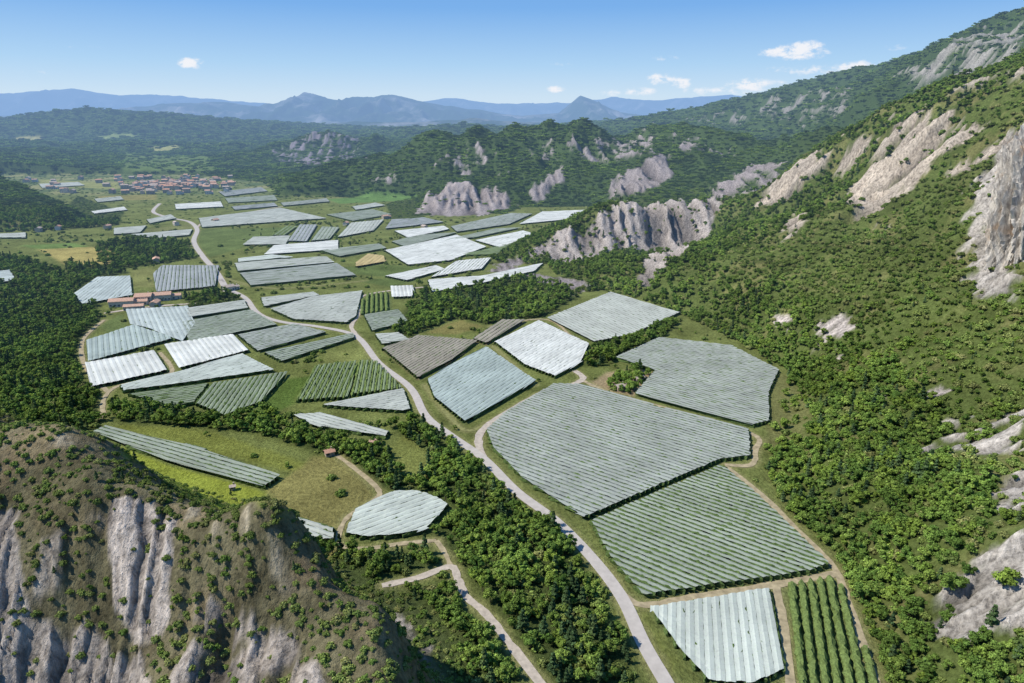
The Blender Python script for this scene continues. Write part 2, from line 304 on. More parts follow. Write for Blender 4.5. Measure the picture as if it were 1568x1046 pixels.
ROADS=[('valley_road',[(1035,1075),(1020,1046),(985,985),(952,915),(905,853),(850,797),(790,752),(740,702),(690,667),(652,637),(628,594),(580,556),(545,515),(490,501),(430,493),(395,480),(375,456),(345,440),(338,425)],4.8,'asph'),
('valley_road',[(345,440),(330,415),(310,392),(297,370),(302,352),(290,340),(262,334),(235,325),(245,312)],6.5,'asph'),
('farm_track',[(740,702),(733,680),(738,660),(770,635),(830,602),(868,592),(893,580),(880,568)],4.2,'pale'),
('farm_track',[(890,582),(930,600),(1000,620),(1148,663),(1156,690),(1150,712),(1110,712)],3.0,'dirt'),
('farm_track',[(1110,714),(1165,757),(1220,812),(1276,868),(1295,915),(1322,990),(1345,1060)],3.0,'dirt'),
('farm_track',[(930,880),(975,925),(1060,915),(1190,895),(1282,878)],3.4,'dirt'),
('farm_track',[(1188,898),(1200,960),(1212,1060)],3,'dirt'),
('farm_track',[(548,515),(538,500),(550,480),(553,455),(600,445),(650,440)],3.4,'pale'),
('dirt_path',[(515,697),(540,715),(578,748),(575,765),(535,790),(520,815),(522,835),(560,840),(620,832),(668,828)],2.4,'dirt'),
('dirt_path',[(668,828),(682,848),(690,868)],2.2,'dirt'),
('dirt_path',[(585,897),(640,885),(690,868),(702,890),(715,915),(742,938),(780,985),(830,1050)],3.0,'pale'),
('farm_track',[(165,600),(130,560),(128,520),(160,490)],3,'dirt'),('farm_track',[(245,540),(262,572),(185,590),(160,610),(158,640)],2.8,'dirt'),
('farm_track',[(650,590),(690,640),(720,660),(770,635)],2.4,'grassy'),('farm_track',[(755,530),(820,590)],2.4,'grassy'),
('farm_track',[(160,480),(230,470),(300,465)],4,'pale'),('farm_track',[(340,425),(420,442),(560,430)],3.4,'grassy'),('farm_track',[(300,350),(330,335),(440,315)],4,'pale'),
('farm_track',[(750,500),(840,490),(890,535)],2.4,'dirt')]
ROADS=[(nm,smooth(fl(P)),w,k) for nm,P,w,k in ROADS]
# ------------------------------------------------------------------ materials
def new_mat(name):
    m=bpy.data.materials.new(name);m.use_nodes=True;nt=m.node_tree;nt.nodes.clear();return m,nt,nt.nodes,nt.links
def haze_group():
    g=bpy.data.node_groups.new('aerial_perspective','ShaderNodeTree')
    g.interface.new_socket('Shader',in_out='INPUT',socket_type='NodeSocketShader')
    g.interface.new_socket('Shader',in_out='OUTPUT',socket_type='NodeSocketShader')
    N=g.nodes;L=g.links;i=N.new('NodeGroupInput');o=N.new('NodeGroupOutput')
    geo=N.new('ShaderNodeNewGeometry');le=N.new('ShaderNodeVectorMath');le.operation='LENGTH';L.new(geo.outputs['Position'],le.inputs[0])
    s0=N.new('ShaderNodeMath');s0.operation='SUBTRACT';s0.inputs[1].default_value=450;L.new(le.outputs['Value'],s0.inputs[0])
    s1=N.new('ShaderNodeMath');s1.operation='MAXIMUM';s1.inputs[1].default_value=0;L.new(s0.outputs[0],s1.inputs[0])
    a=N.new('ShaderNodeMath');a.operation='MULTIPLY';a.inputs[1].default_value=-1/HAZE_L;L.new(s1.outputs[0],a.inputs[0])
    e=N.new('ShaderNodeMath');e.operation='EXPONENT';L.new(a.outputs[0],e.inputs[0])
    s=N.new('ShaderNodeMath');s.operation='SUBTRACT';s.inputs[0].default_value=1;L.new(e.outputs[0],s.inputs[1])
    em=N.new('ShaderNodeEmission');em.inputs[0].default_value=HAZE_C  # haze painted in: bluish glow mixed over surfaces, growing with distance from origin
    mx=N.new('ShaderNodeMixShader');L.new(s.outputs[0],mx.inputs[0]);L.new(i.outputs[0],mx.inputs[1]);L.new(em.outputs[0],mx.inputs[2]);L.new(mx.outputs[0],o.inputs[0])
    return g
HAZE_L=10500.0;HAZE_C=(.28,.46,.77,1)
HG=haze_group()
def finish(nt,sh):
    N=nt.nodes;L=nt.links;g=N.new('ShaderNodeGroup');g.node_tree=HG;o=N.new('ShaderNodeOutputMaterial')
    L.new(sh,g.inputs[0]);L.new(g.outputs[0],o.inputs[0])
def noise(N,L,vec,scale,detail=4,rough=.55):
    t=N.new('ShaderNodeTexNoise');t.inputs['Scale'].default_value=scale;t.inputs['Detail'].default_value=detail;t.inputs['Roughness'].default_value=rough
    if vec is not None:L.new(vec,t.inputs['Vector'])
    return t.outputs['Fac']
def maprange(N,L,v,a,b,c,d):
    m=N.new('ShaderNodeMapRange');m.inputs[1].default_value=a;m.inputs[2].default_value=b;m.inputs[3].default_value=c;m.inputs[4].default_value=d;L.new(v,m.inputs[0]);return m.outputs[0]
def scalecol(N,L,col,fac):
    m=N.new('ShaderNodeVectorMath');m.operation='SCALE'
    if isinstance(col,tuple): m.inputs[0].default_value=col[:3]
    else: L.new(col,m.inputs[0])
    L.new(fac,m.inputs['Scale']);return m.outputs[0]
def mul(N,L,a,b):
    m=N.new('ShaderNodeMath');m.operation='MULTIPLY';L.new(a,m.inputs[0])
    if isinstance(b,(int,float)): m.inputs[1].default_value=b
    else:L.new(b,m.inputs[1])
    return m.outputs[0]
def mixc(N,L,f,a,b):
    m=N.new('ShaderNodeMix');m.data_type='RGBA'
    if isinstance(f,float):m.inputs[0].default_value=f
    else:L.new(f,m.inputs[0])
    for s,c in ((m.inputs[6],a),(m.inputs[7],b)):
        if isinstance(c,tuple):s.default_value=(c[0],c[1],c[2],1)
        else:L.new(c,s)
    return m.outputs[2]
def diffuse(N,L,col,rough=.9,bump=None,bstr=.4,bdist=.3):
    b=N.new('ShaderNodeBsdfDiffuse')
    if isinstance(col,tuple):b.inputs['Color'].default_value=(*col[:3],1)
    else:L.new(col,b.inputs['Color'])
    if bump is not None:
        bp=N.new('ShaderNodeBump');bp.inputs['Strength'].default_value=bstr;bp.inputs['Distance'].default_value=bdist;L.new(bump,bp.inputs['Height']);L.new(bp.outputs[0],b.inputs['Normal'])
    return b.outputs[0]
def simple(name,col,nscale=.6,var=.3,bstr=0,det=3):
    m,nt,N,L=new_mat(name);geo=N.new('ShaderNodeNewGeometry')
    n1=noise(N,L,geo.outputs['Position'],nscale,det);f=maprange(N,L,n1,.3,.7,1-var,1+var)
    finish(nt,diffuse(N,L,scalecol(N,L,col,f),.9,n1 if bstr else None,bstr,.1));return m
def terrain_mat():
    m,nt,N,L=new_mat('terrain_ground');geo=N.new('ShaderNodeNewGeometry');P=geo.outputs['Position']
    a=N.new('ShaderNodeAttribute');a.attribute_name='gcol';r=N.new('ShaderNodeAttribute');r.attribute_name='rock'
    mp=N.new('ShaderNodeMapping');mp.inputs['Scale'].default_value=(.55,.55,.14);L.new(P,mp.inputs['Vector'])
    n1=noise(N,L,P,.55,4,.65);n3=noise(N,L,mp.outputs[0],1.0,5,.7)
    fg=maprange(N,L,n1,.3,.7,.6,1.4)
    fr=maprange(N,L,n3,.34,.60,.42,1.28)
    mm=N.new('ShaderNodeMix');L.new(r.outputs['Fac'],mm.inputs[0]);L.new(fg,mm.inputs[2]);L.new(fr,mm.inputs[3])
    c=scalecol(N,L,a.outputs['Color'],mm.outputs[0])
    finish(nt,diffuse(N,L,c,.95,n3,1.0,1.6));return m
def foliage_mat(name,cols,g=1.0):
    m,nt,N,L=new_mat(name);oi=N.new('ShaderNodeObjectInfo');at=N.new('ShaderNodeAttribute');at.attribute_name='lv'
    rp=N.new('ShaderNodeValToRGB');cr=rp.color_ramp
    while len(cr.elements)<len(cols):cr.elements.new(.5)
    for i,c in enumerate(cols):
        cr.elements[i].position=i/(len(cols)-1);cr.elements[i].color=(c[0]*g,c[1]*g,c[2]*g,1)
    L.new(oi.outputs['Random'],rp.inputs[0])
    geo=N.new('ShaderNodeNewGeometry');n=noise(N,L,geo.outputs['Position'],.022,1)
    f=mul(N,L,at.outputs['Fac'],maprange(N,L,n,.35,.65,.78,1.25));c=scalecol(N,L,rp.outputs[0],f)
    finish(nt,diffuse(N,L,c));return m
M_T=terrain_mat()
M_LEAF=foliage_mat('broadleaf_foliage',[(.045,.082,.018),(.105,.158,.032),(.072,.120,.026),(.150,.205,.042),(.058,.102,.022),(.125,.175,.030),(.080,.125,.028)],1.5)
M_PINE=foliage_mat('pine_foliage',[(.038,.066,.028),(.055,.090,.036),(.075,.110,.042)],1.4)
M_SHR=foliage_mat('shrub_foliage',[(.070,.102,.028),(.125,.155,.042),(.092,.130,.032),(.155,.158,.058),(.078,.125,.028),(.108,.140,.034)],1.4)
M_BARK=simple('bark',(.10,.08,.06),3,.3)
M_ASPH=simple('road_asphalt',(.46,.42,.375),.35,.10);M_PALE=simple('pale_gravel',(.45,.39,.32),.5,.2);M_DIRT=simple('dirt_track',(.36,.30,.19),.4,.3);M_GRS=simple('grass_track',(.22,.22,.09),.5,.3)
RM={'asph':M_ASPH,'pale':M_PALE,'dirt':M_DIRT,'grassy':M_GRS}
def net_mat(name,col,var=.15):
    m,nt,N,L=new_mat('net_'+name);geo=N.new('ShaderNodeNewGeometry');P=geo.outputs['Position']
    n1=noise(N,L,P,.045,3,.6);n2=noise(N,L,P,.9,3,.7);at=N.new('ShaderNodeAttribute');at.attribute_name='lv'
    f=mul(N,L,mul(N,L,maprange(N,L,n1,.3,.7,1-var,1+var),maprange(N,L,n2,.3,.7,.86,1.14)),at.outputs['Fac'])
    c=scalecol(N,L,col,f);g=mixc(N,L,maprange(N,L,n2,.52,.72,0,.45),c,(col[0]*.55,col[1]*.66,col[2]*.45))
    finish(nt,diffuse(N,L,g));return m
NC={'white':(.61,.62,.575),'pale':(.49,.53,.47),'lgrey':(.42,.44,.39),'grey':(.315,.34,.30),'mid':(.285,.32,.26),'teal':(.36,.42,.39),'pteal':(.44,.49,.465),'brown':(.31,.285,.23),
 'dark':(.23,.27,.19),'slate':(.31,.33,.325),'green':(.26,.32,.14),'green2':(.21,.26,.15),'straw':(.45,.36,.18)}
NM={k:net_mat(k,c) for k,c in NC.items()}
M_ROW=simple('orchard_tree_row',(.09,.135,.045),1.6,.45);M_ROWG=simple('orchard_tree_row_open',(.14,.19,.06),1.6,.4)
# ------------------------------------------------------------------ mesh helpers
def link(o): scene.collection.objects.link(o);return o
def mesh_np(name,V,Q,mats,smooth_=False,attrs=None,matidx=None):
    me=bpy.data.meshes.new(name);V=np.asarray(V,np.float32);Q=np.asarray(Q,np.int32);k=Q.shape[1]
    me.vertices.add(len(V));me.vertices.foreach_set('co',V.ravel());me.loops.add(Q.size);me.loops.foreach_set('vertex_index',Q.ravel())
    me.polygons.add(len(Q));me.polygons.foreach_set('loop_start',np.arange(0,Q.size,k,dtype=np.int32))
    try: me.polygons.foreach_set('loop_total',np.full(len(Q),k,np.int32))
    except Exception: pass
    for m in mats:me.materials.append(m)
    if matidx is not None:me.polygons.foreach_set('material_index',np.asarray(matidx,np.int32))
    me.update(calc_edges=True);me.polygons.foreach_set('use_smooth',np.full(len(Q),smooth_))
    for nm,(typ,arr) in (attrs or {}).items():
        a=me.attributes.new(nm,typ,'POINT')
        a.data.foreach_set('color' if typ=='FLOAT_COLOR' else 'value',np.asarray(arr,np.float32).ravel())
    me.update();return me
# ------------------------------------------------------------------ TERRAIN
Ys=[-95.0]
while Ys[-1]<7200:Ys.append(Ys[-1]+max(.0046*(Ys[-1]+90),.3))
Ys=np.array(Ys);S=np.linspace(-1.0,1.0,951)
YY=np.repeat(Ys[:,None],len(S),1);XX=S[None,:]*(YY+150)
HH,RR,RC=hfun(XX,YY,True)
def groundcol(x,y,h,R,RC):
    val=poly_sd(x,y,VAL,60)
    n1=fbm(x/30,y/30,4,101);n2=fbm(x/8,y/8,3,102)
    g=np.zeros(x.shape+(3,))
    g[...]=(.170,.195,.060)
    g=g*(1+.5*n1[...,None])
    g=g*(1-sstep(-.1,.4,n2)[...,None]*.25)
    sl=sstep(-5,15,val)[...,None]
    slope=np.array((.100,.128,.038))*(1+.6*n1[...,None])
    dry=sstep(.04,.36,fbm(x/45,y/22,4,140))[...,None]*np.array((.075,.048,.03))
    lh=((x<20)&(y<330))[...,None]
    slope=np.where(lh,np.array((.145,.13,.075))*(1+.7*n1[...,None]+.6*n2[...,None]),slope)
    g=g*(1-sl)+(slope+dry)*sl
    far=sstep(1000,1400,y)[...,None]
    fc=np.array((.058,.090,.030))*(1+.5*fbm(x/120,y/120,3,105)[...,None]);g=g*(1-far*sl)+fc*far*sl
    patch=sstep(1350,1700,y)*(1-sstep(-5,5,val));pn=perlin(x/70,y/120,160);pc=np.where((pn>.25)[...,None],np.array((.26,.26,.12)),np.where((pn<-.2)[...,None],np.array((.1,.14,.06)),np.array((.17,.20,.08))))
    g=g*(1-patch[...,None])+pc*patch[...,None]
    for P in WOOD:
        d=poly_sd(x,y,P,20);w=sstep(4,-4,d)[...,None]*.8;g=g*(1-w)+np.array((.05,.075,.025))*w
    for P,c in MEAD:
        far1=np.mean([q[1] for q in P]);d=poly_sd(x,y,P,20)+n2*4;w=sstep(2+far1*.002,-2-far1*.002,d)[...,None];g=g*(1-w)+np.array(c)*(1+.45*n1+.3*n2)[...,None]*w
    for P,st,dr,gp in FIELDS:
        d=poly_sd(x,y,P,6);w=sstep(1.5,-.5,d)[...,None]*.9;c=(.13,.165,.06) if st not in('brown',) else (.18,.15,.09);g=g*(1-w)+np.array(c)*w
    for nm,P,wd,k in ROADS:
        d=line_d(x,y,P,16);w=sstep(wd*.5+3.0,wd*.5,d+n2*2)[...,None]*.7;g=g*(1-w)+np.array((.27,.26,.11))*w
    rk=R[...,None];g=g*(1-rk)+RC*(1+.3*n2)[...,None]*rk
    return np.clip(g,.01,.8)
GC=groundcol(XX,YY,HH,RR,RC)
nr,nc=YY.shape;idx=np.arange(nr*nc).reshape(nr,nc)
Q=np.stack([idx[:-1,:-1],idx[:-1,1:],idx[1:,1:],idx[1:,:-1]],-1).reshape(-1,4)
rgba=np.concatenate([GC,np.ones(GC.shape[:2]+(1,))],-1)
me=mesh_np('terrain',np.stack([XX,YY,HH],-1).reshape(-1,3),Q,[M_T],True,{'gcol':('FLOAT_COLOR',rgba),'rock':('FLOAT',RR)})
link(bpy.data.objects.new('terrain',me))
m,nt,N,L=new_mat('plain_ground');geo=N.new('ShaderNodeNewGeometry');n1=noise(N,L,geo.outputs['Position'],.0015,5);finish(nt,diffuse(N,L,mixc(N,L,n1,(.05,.08,.03),(.12,.14,.06))))
me=mesh_np('ground',[(-60000,-20000,-14),(60000,-20000,-14),(60000,90000,-14),(-60000,90000,-14)],[(0,1,2,3)],[m]);link(bpy.data.objects.new('ground',me))
# ------------------------------------------------------------------ distant mountains
def mount(name,pts,Yc,depth,col,seed):
    ss=[];zz=[]
    for u,v in pts:
        dx,dy,dz=ray(u,v);ss.append(dx/dy);zz.append(CAMZ+dz/dy*Yc)
    s=np.linspace(ss[0],ss[-1],900);q=np.linspace(-1,1,80);SS,QQ=np.meshgrid(s,q)
    y=Yc+QQ*depth;x=SS*Yc;cz=np.interp(SS,ss,zz)
    L0=Yc/18
    cz=cz+Yc*.0026*fbm(SS*34,SS*0+3.3,5,seed)
    z=cz*(1-np.abs(QQ)**1.15)*(1+1.0*np.minimum(np.abs(QQ)*2.2,1)*(ridged(x/L0,y/L0*.6,5,seed)-.55))-30*np.abs(QQ)
    i=np.arange(SS.size).reshape(SS.shape);Q=np.stack([i[:-1,:-1],i[:-1,1:],i[1:,1:],i[1:,:-1]],-1).reshape(-1,4)
    m,nt,N,L=new_mat(name+'_surface');geo=N.new('ShaderNodeNewGeometry');n1=noise(N,L,geo.outputs['Position'],.0012,7,.65)
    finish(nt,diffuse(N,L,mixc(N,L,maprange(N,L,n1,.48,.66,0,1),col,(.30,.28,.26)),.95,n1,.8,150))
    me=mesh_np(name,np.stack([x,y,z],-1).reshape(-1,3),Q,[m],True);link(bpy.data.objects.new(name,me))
mount('distant_mountains',[(-500,170),(-100,178),(0,178),(150,176),(215,165),(262,158),(340,157),(400,163),(440,156),(466,140),(485,146),(500,150),(525,154),(540,147),(575,149),(600,144),(655,157),(720,166),(800,178),(855,172),(888,146),(912,155),(945,172),(1010,180),(1100,176),(1200,170),(1300,178),(1800,178)],13500,3200,(.035,.06,.03),301)
mount('distant_mountains',[(-500,150),(0,143),(60,140),(110,135),(180,146),(230,144),(300,150),(380,156),(560,165),(690,150),(760,158),(830,158),(870,158),(935,149),(1000,154),(1060,149),(1120,145),(1180,158),(1250,163),(1800,165)],26000,5000,(.05,.07,.05),302)
mount('distant_hills',[(-500,190),(0,188),(200,183),(300,190),(420,193),(500,188),(560,186),(640,188),(720,181),(800,188),(900,188),(1000,188),(1100,184),(1300,190),(1800,190)],8600,1100,(.035,.06,.025),303)
# ------------------------------------------------------------------ roads
for nm,P,w,k in ROADS:
    P=np.array(P);T=np.gradient(P,axis=0);T/=np.linalg.norm(T,axis=1)[:,None]+1e-9;Nn=np.stack([-T[:,1],T[:,0]],1)
    wv=w*.5*(1+.12*RNG.standard_normal(len(P)) if k!='asph' else np.ones(len(P)))[:,None]
    A_=P+Nn*wv;B_=P-Nn*wv;C_=P
    zo=.08+P[:,1]*.0002+{'asph':.08,'pale':.05,'dirt':.03,'grassy':0.0}[k]
    V=[]
    for a in (A_,C_,B_):
        V.append(np.column_stack([a,hfun(a[:,0],a[:,1])+zo]))
    nP=len(P);V=np.concatenate(V);i=np.arange(nP-1)
    Qr=np.concatenate([np.stack([i+nP*j,i+nP*(j+1),i+1+nP*(j+1),i+1+nP*j],1) for j in (0,1)])
    me=mesh_np(nm,V,Qr,[RM[k]],True);link(bpy.data.objects.new(nm,me))
# ------------------------------------------------------------------ orchards
def orchard(P,st,dr,gap):
    P=np.array(P);cx=P.mean(0);dist=float(np.hypot(*cx))
    d=np.array(dr[1])-np.array(dr[0]);d/=np.linalg.norm(d);nrm=np.array((-d[1],d[0]))
    a=P@d;b=P@nrm;nP=len(P)
    p=2.9 if dist<480 else (3.7 if dist<800 else 5.5);step=1.4 if dist<380 else (2.6 if dist<700 else 8.0)
    openf=st in('green','green2')
    if openf: p*=1.15
    def clip(y):
        xs=[]
        for i in range(nP):
            b0,b1=b[i],b[(i+1)%nP]
            if (b0>y)!=(b1>y): xs.append(a[i]+(y-b0)/(b1-b0)*(a[(i+1)%nP]-a[i]))
        xs.sort();return list(zip(xs[::2],xs[1::2]))
    V=[];Qs=[];MI=[];LV=[]
    y=b.min()+p*.5
    while y<b.max():
        segs=clip(y)
        for si,(x0,x1) in enumerate(segs):
            if x1-x0<2.5:continue
            m=max(2,int((x1-x0)/step)+1)
            rowv=random.uniform(.92,1.06)
            def span(o):
                s=clip(y+o)
                return s[si] if len(s)==len(segs) and s[si][1]-s[si][0]>1 else (x0,x1)
            if st!='green':
                hw=p*.5*gap;ph=random.uniform(0,6);tt=np.linspace(0,1,m)
                sag=.07*np.sin(tt*(x1-x0)*.55+ph)+RNG.normal(0,.045,m)
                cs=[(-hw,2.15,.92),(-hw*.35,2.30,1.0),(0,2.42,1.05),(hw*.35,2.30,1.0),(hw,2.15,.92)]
                base=len(V);e0=RNG.normal(0,.2);e1=RNG.normal(0,.2)
                for (o,z,l) in cs:
                    s0,s1=span(o);t=np.linspace(s0+e0,s1+e1,m)
                    wob=RNG.normal(0,.08 if gap<.95 else .03,m)
                    for k in range(m):
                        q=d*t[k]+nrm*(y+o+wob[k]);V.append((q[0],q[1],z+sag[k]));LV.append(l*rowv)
                for j in range(len(cs)-1):
                    for k in range(m-1):
                        Qs.append((base+j*m+k,base+j*m+k+1,base+(j+1)*m+k+1,base+(j+1)*m+k));MI.append(0)
            s0,s1=span(p*.5)
            e=.55;t2=np.linspace(s0-e,s1+e,m+1);m2=m+1
            r=p*(.24 if not openf else .27)*(1.0 if gap>.78 else 1.15);hh=1.95 if gap>.94 else (2.15 if gap>.78 else 2.4)
            cs=[(-r,.2),(-r*1.05,hh*.6),(-r*.4,hh*.95),(r*.4,hh*.95),(r*1.05,hh*.6),(r,.2)]
            base=len(V);js=min(.24,step*.2)
            lum=RNG.uniform(-.22,.2,m2)
            for (o,z) in cs:
                jo=RNG.normal(0,js,m2);jz=RNG.normal(0,js*.8,m2)
                for k in range(m2):
                    en=.45 if k in(0,m2-1) else 1
                    q=d*t2[k]+nrm*(y+p*.5+o*en+jo[k]);V.append((q[0],q[1],max(.05,z*(.6+.4*en)+(jz[k]+lum[k] if z>1 else 0))));LV.append(1)
            for j in range(len(cs)-1):
                for k in range(m2-1):
                    Qs.append((base+j*m2+k,base+j*m2+k+1,base+(j+1)*m2+k+1,base+(j+1)*m2+k));MI.append(1)
            for k in (0,m2-1):
                Qs.append((base+k,base+m2+k,base+4*m2+k,base+5*m2+k));MI.append(1);Qs.append((base+m2+k,base+2*m2+k,base+3*m2+k,base+4*m2+k));MI.append(1)
        y+=p
    if not V:return
    nm='open_orchard' if st=='green' else 'netted_orchard'
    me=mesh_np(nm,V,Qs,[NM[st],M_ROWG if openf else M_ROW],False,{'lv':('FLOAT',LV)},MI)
    link(bpy.data.objects.new(nm,me))
for f in FIELDS: orchard(*f)
# ------------------------------------------------------------------ tree prototypes
ICO={}
def ico(sub):
    if sub not in ICO:
        bm=bmesh.new();bmesh.ops.create_icosphere(bm,subdivisions=sub,radius=1);ICO[sub]=(np.array([v.co[:] for v in bm.verts]),[tuple(v.index for v in f.verts) for f in bm.faces]);bm.free()
    return ICO[sub]
def build(name,parts,mats):
    V=[];Fc=[];MI=[];LV=[]
    for v,f,mi,lv in parts:
        b=len(V);V+=[tuple(q) for q in v];Fc+=[tuple(i+b for i in q) for q in f];MI+=[mi]*len(f);LV+=list(lv)
    me=bpy.data.meshes.new(name);me.from_pydata(V,[],Fc)
    for m in mats:me.materials.append(m)
    me.polygons.foreach_set('material_index',np.array(MI,np.int32))
    a=me.attributes.new('lv','FLOAT','POINT');a.data.foreach_set('value',np.array(LV,np.float32));me.update()
    return bpy.data.objects.new(name,me)
def cone(p0,p1,r0,r1,k=6):
    p0=np.array(p0,float);p1=np.array(p1,float);d=p1-p0;d/=np.linalg.norm(d);a=np.cross(d,(1,.1,0.2));a/=np.linalg.norm(a);b=np.cross(d,a)
    v=[]
    for p,r in((p0,r0),(p1,r1)):
        for i in range(k):
            t=i/k*2*math.pi;v.append(p+r*(a*math.cos(t)+b*math.sin(t)))
    return (v,[(i,(i+1)%k,k+(i+1)%k,k+i) for i in range(k)],0,[1]*len(v))
def lobes(cs,rs,nleaf,size,rng,core=.80,sq=.85,sub=1):
    parts=[]
    for c,r in zip(cs,rs):
        cv,cf=ico(sub);c=np.array(c);lb=rng.uniform(.75,1.25)
        vv=cv*(r*core)*rng.uniform(.82,1.1,(len(cv),1))*np.array((1,1,sq))+c
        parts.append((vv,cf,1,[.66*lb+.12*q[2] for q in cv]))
        dn=rng.normal(size=(nleaf,3));dn[:,2]=np.abs(dn[:,2])*.9-.25+.25*dn[:,2];dn/=np.linalg.norm(dn,axis=1)[:,None]
        pos=c+dn*r*rng.uniform(.76,1.14,(nleaf,1))*np.array((1,1,sq))
        nn=dn+rng.normal(0,.42,(nleaf,3));nn[:,2]+=.25;nn/=np.linalg.norm(nn,axis=1)[:,None]
        a=np.cross(nn,rng.normal(size=(nleaf,3)));a/=np.linalg.norm(a,axis=1)[:,None];b=np.cross(nn,a)
        s=size*rng.uniform(.55,1.3,(nleaf,1))
        V=np.stack([pos+a*s,pos+b*s*.8,pos-a*s,pos-b*s*.8],1).reshape(-1,3)
        Fq=[(4*i,4*i+1,4*i+2,4*i+3) for i in range(nleaf)]
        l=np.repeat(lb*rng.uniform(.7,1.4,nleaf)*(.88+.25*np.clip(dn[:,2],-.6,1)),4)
        parts.append((V,Fq,1,l))
    return parts
def broadleaf(seed,h,R,nl,nleaf,size):
    rng=np.random.default_rng(seed);parts=[cone((0,0,-1),(rng.uniform(-.2,.2),0,h*.5),R*.08,R*.05)]
    cs=[];rs=[];ax=rng.uniform(.75,1.25)
    for i in range(nl):
        a=i*2.4+rng.uniform(-.6,.6);q=rng.uniform(.2,.74)*R if i else 0;z=h*(.80 if i==0 else rng.uniform(.36,.80))
        cs.append((q*math.cos(a)*ax,q*math.sin(a)/ax,z));rs.append(R*rng.uniform(.22,.48))
        if i: parts.append(cone((0,0,h*.3),cs[-1],R*.04,R*.012,4))
    return parts+lobes(cs,rs,nleaf,size,rng)
def pine(seed,h,R):
    rng=np.random.default_rng(seed);parts=[cone((0,0,-1),(0,0,h*.95),.2,.04)];cs=[];rs=[]
    for i in range(11):
        f=i/10;q=R*(1-f)**.8*rng.uniform(.35,.6);a=i*2.4;cs.append((q*math.cos(a),q*math.sin(a),h*(.22+.74*f)));rs.append(R*(.52-.34*f))
    return parts+lobes(cs,rs,45,.42,rng,sq=.7)
def mkcol(name,objs):
    c=bpy.data.collections.new(name)
    for o in objs:c.objects.link(o)
    return c
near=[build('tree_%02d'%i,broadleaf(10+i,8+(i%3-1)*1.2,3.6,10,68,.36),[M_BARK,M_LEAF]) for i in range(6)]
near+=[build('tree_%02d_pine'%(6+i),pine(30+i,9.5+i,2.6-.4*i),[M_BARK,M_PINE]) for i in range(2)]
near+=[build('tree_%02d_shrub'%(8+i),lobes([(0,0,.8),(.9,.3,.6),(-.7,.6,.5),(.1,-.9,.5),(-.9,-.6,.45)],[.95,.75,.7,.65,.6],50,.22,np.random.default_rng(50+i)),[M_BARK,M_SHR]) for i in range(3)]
def clump(seed):
    rng=np.random.default_rng(seed);cs=[];rs=[]
    for i in range(14):
        q=math.sqrt((i+.5)/14)*11;a=i*2.4+rng.uniform(-.3,.3);cs.append((q*math.cos(a),q*math.sin(a),rng.uniform(1.6,5)));rs.append(rng.uniform(2.0,3.7))
    return lobes(cs,rs,18,1.1,rng,sq=.9)
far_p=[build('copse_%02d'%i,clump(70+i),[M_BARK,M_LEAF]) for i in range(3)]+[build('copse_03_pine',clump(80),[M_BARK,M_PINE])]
C_NEAR=mkcol('tree_kinds',near);C_FAR=mkcol('copse_kinds',far_p)
def scatter(name,pts,scl,ix,col):
    me=bpy.data.meshes.new(name);me.vertices.add(len(pts));me.vertices.foreach_set('co',np.asarray(pts,np.float32).ravel())
    a=me.attributes.new('scl','FLOAT','POINT');a.data.foreach_set('value',np.asarray(scl,np.float32))
    a=me.attributes.new('kind','INT','POINT');a.data.foreach_set('value',np.asarray(ix,np.int32))
    a=me.attributes.new('rz','FLOAT','POINT');a.data.foreach_set('value',RNG.uniform(0,6.28,len(pts)).astype(np.float32))
    o=link(bpy.data.objects.new(name,me))
    g=bpy.data.node_groups.new(name+'_gn','GeometryNodeTree');g.interface.new_socket('Geometry',in_out='INPUT',socket_type='NodeSocketGeometry');g.interface.new_socket('Geometry',in_out='OUTPUT',socket_type='NodeSocketGeometry')
    N=g.nodes;L=g.links;gi=N.new('NodeGroupInput');go=N.new('NodeGroupOutput');ip=N.new('GeometryNodeInstanceOnPoints')
    ci=N.new('GeometryNodeCollectionInfo');ci.inputs['Collection'].default_value=col;ci.inputs['Separate Children'].default_value=True;ci.inputs['Reset Children'].default_value=True
    def na(nm,t):
        x=N.new('GeometryNodeInputNamedAttribute');x.data_type=t;x.inputs['Name'].default_value=nm;return [s for s in x.outputs if s.enabled and s.name=='Attribute'][0]
    mtp=N.new('GeometryNodeMeshToPoints');L.new(gi.outputs[0],mtp.inputs['Mesh']);L.new(mtp.outputs[0],ip.inputs['Points'])
    L.new(ci.outputs[0],ip.inputs['Instance']);ip.inputs['Pick Instance'].default_value=True;L.new(na('kind','INT'),ip.inputs['Instance Index'])
    cx=N.new('ShaderNodeCombineXYZ');L.new(na('rz','FLOAT'),cx.inputs[2]);L.new(cx.outputs[0],ip.inputs['Rotation']);L.new(na('scl','FLOAT'),ip.inputs['Scale']);L.new(ip.outputs[0],go.inputs[0])
    md=o.modifiers.new('scatter','NODES');md.node_group=g;return o
def jgrid(y0,y1,c,wf=.80,pad=50):
    ys=np.arange(y0,y1,c);out=[]
    for y in ys:
        xm=wf*(y+pad)+30;xs=np.arange(-xm,xm,c);out.append(np.column_stack([xs,np.full(len(xs),y)]))
    P=np.concatenate(out);return P+RNG.uniform(-.6,.6,P.shape)*c
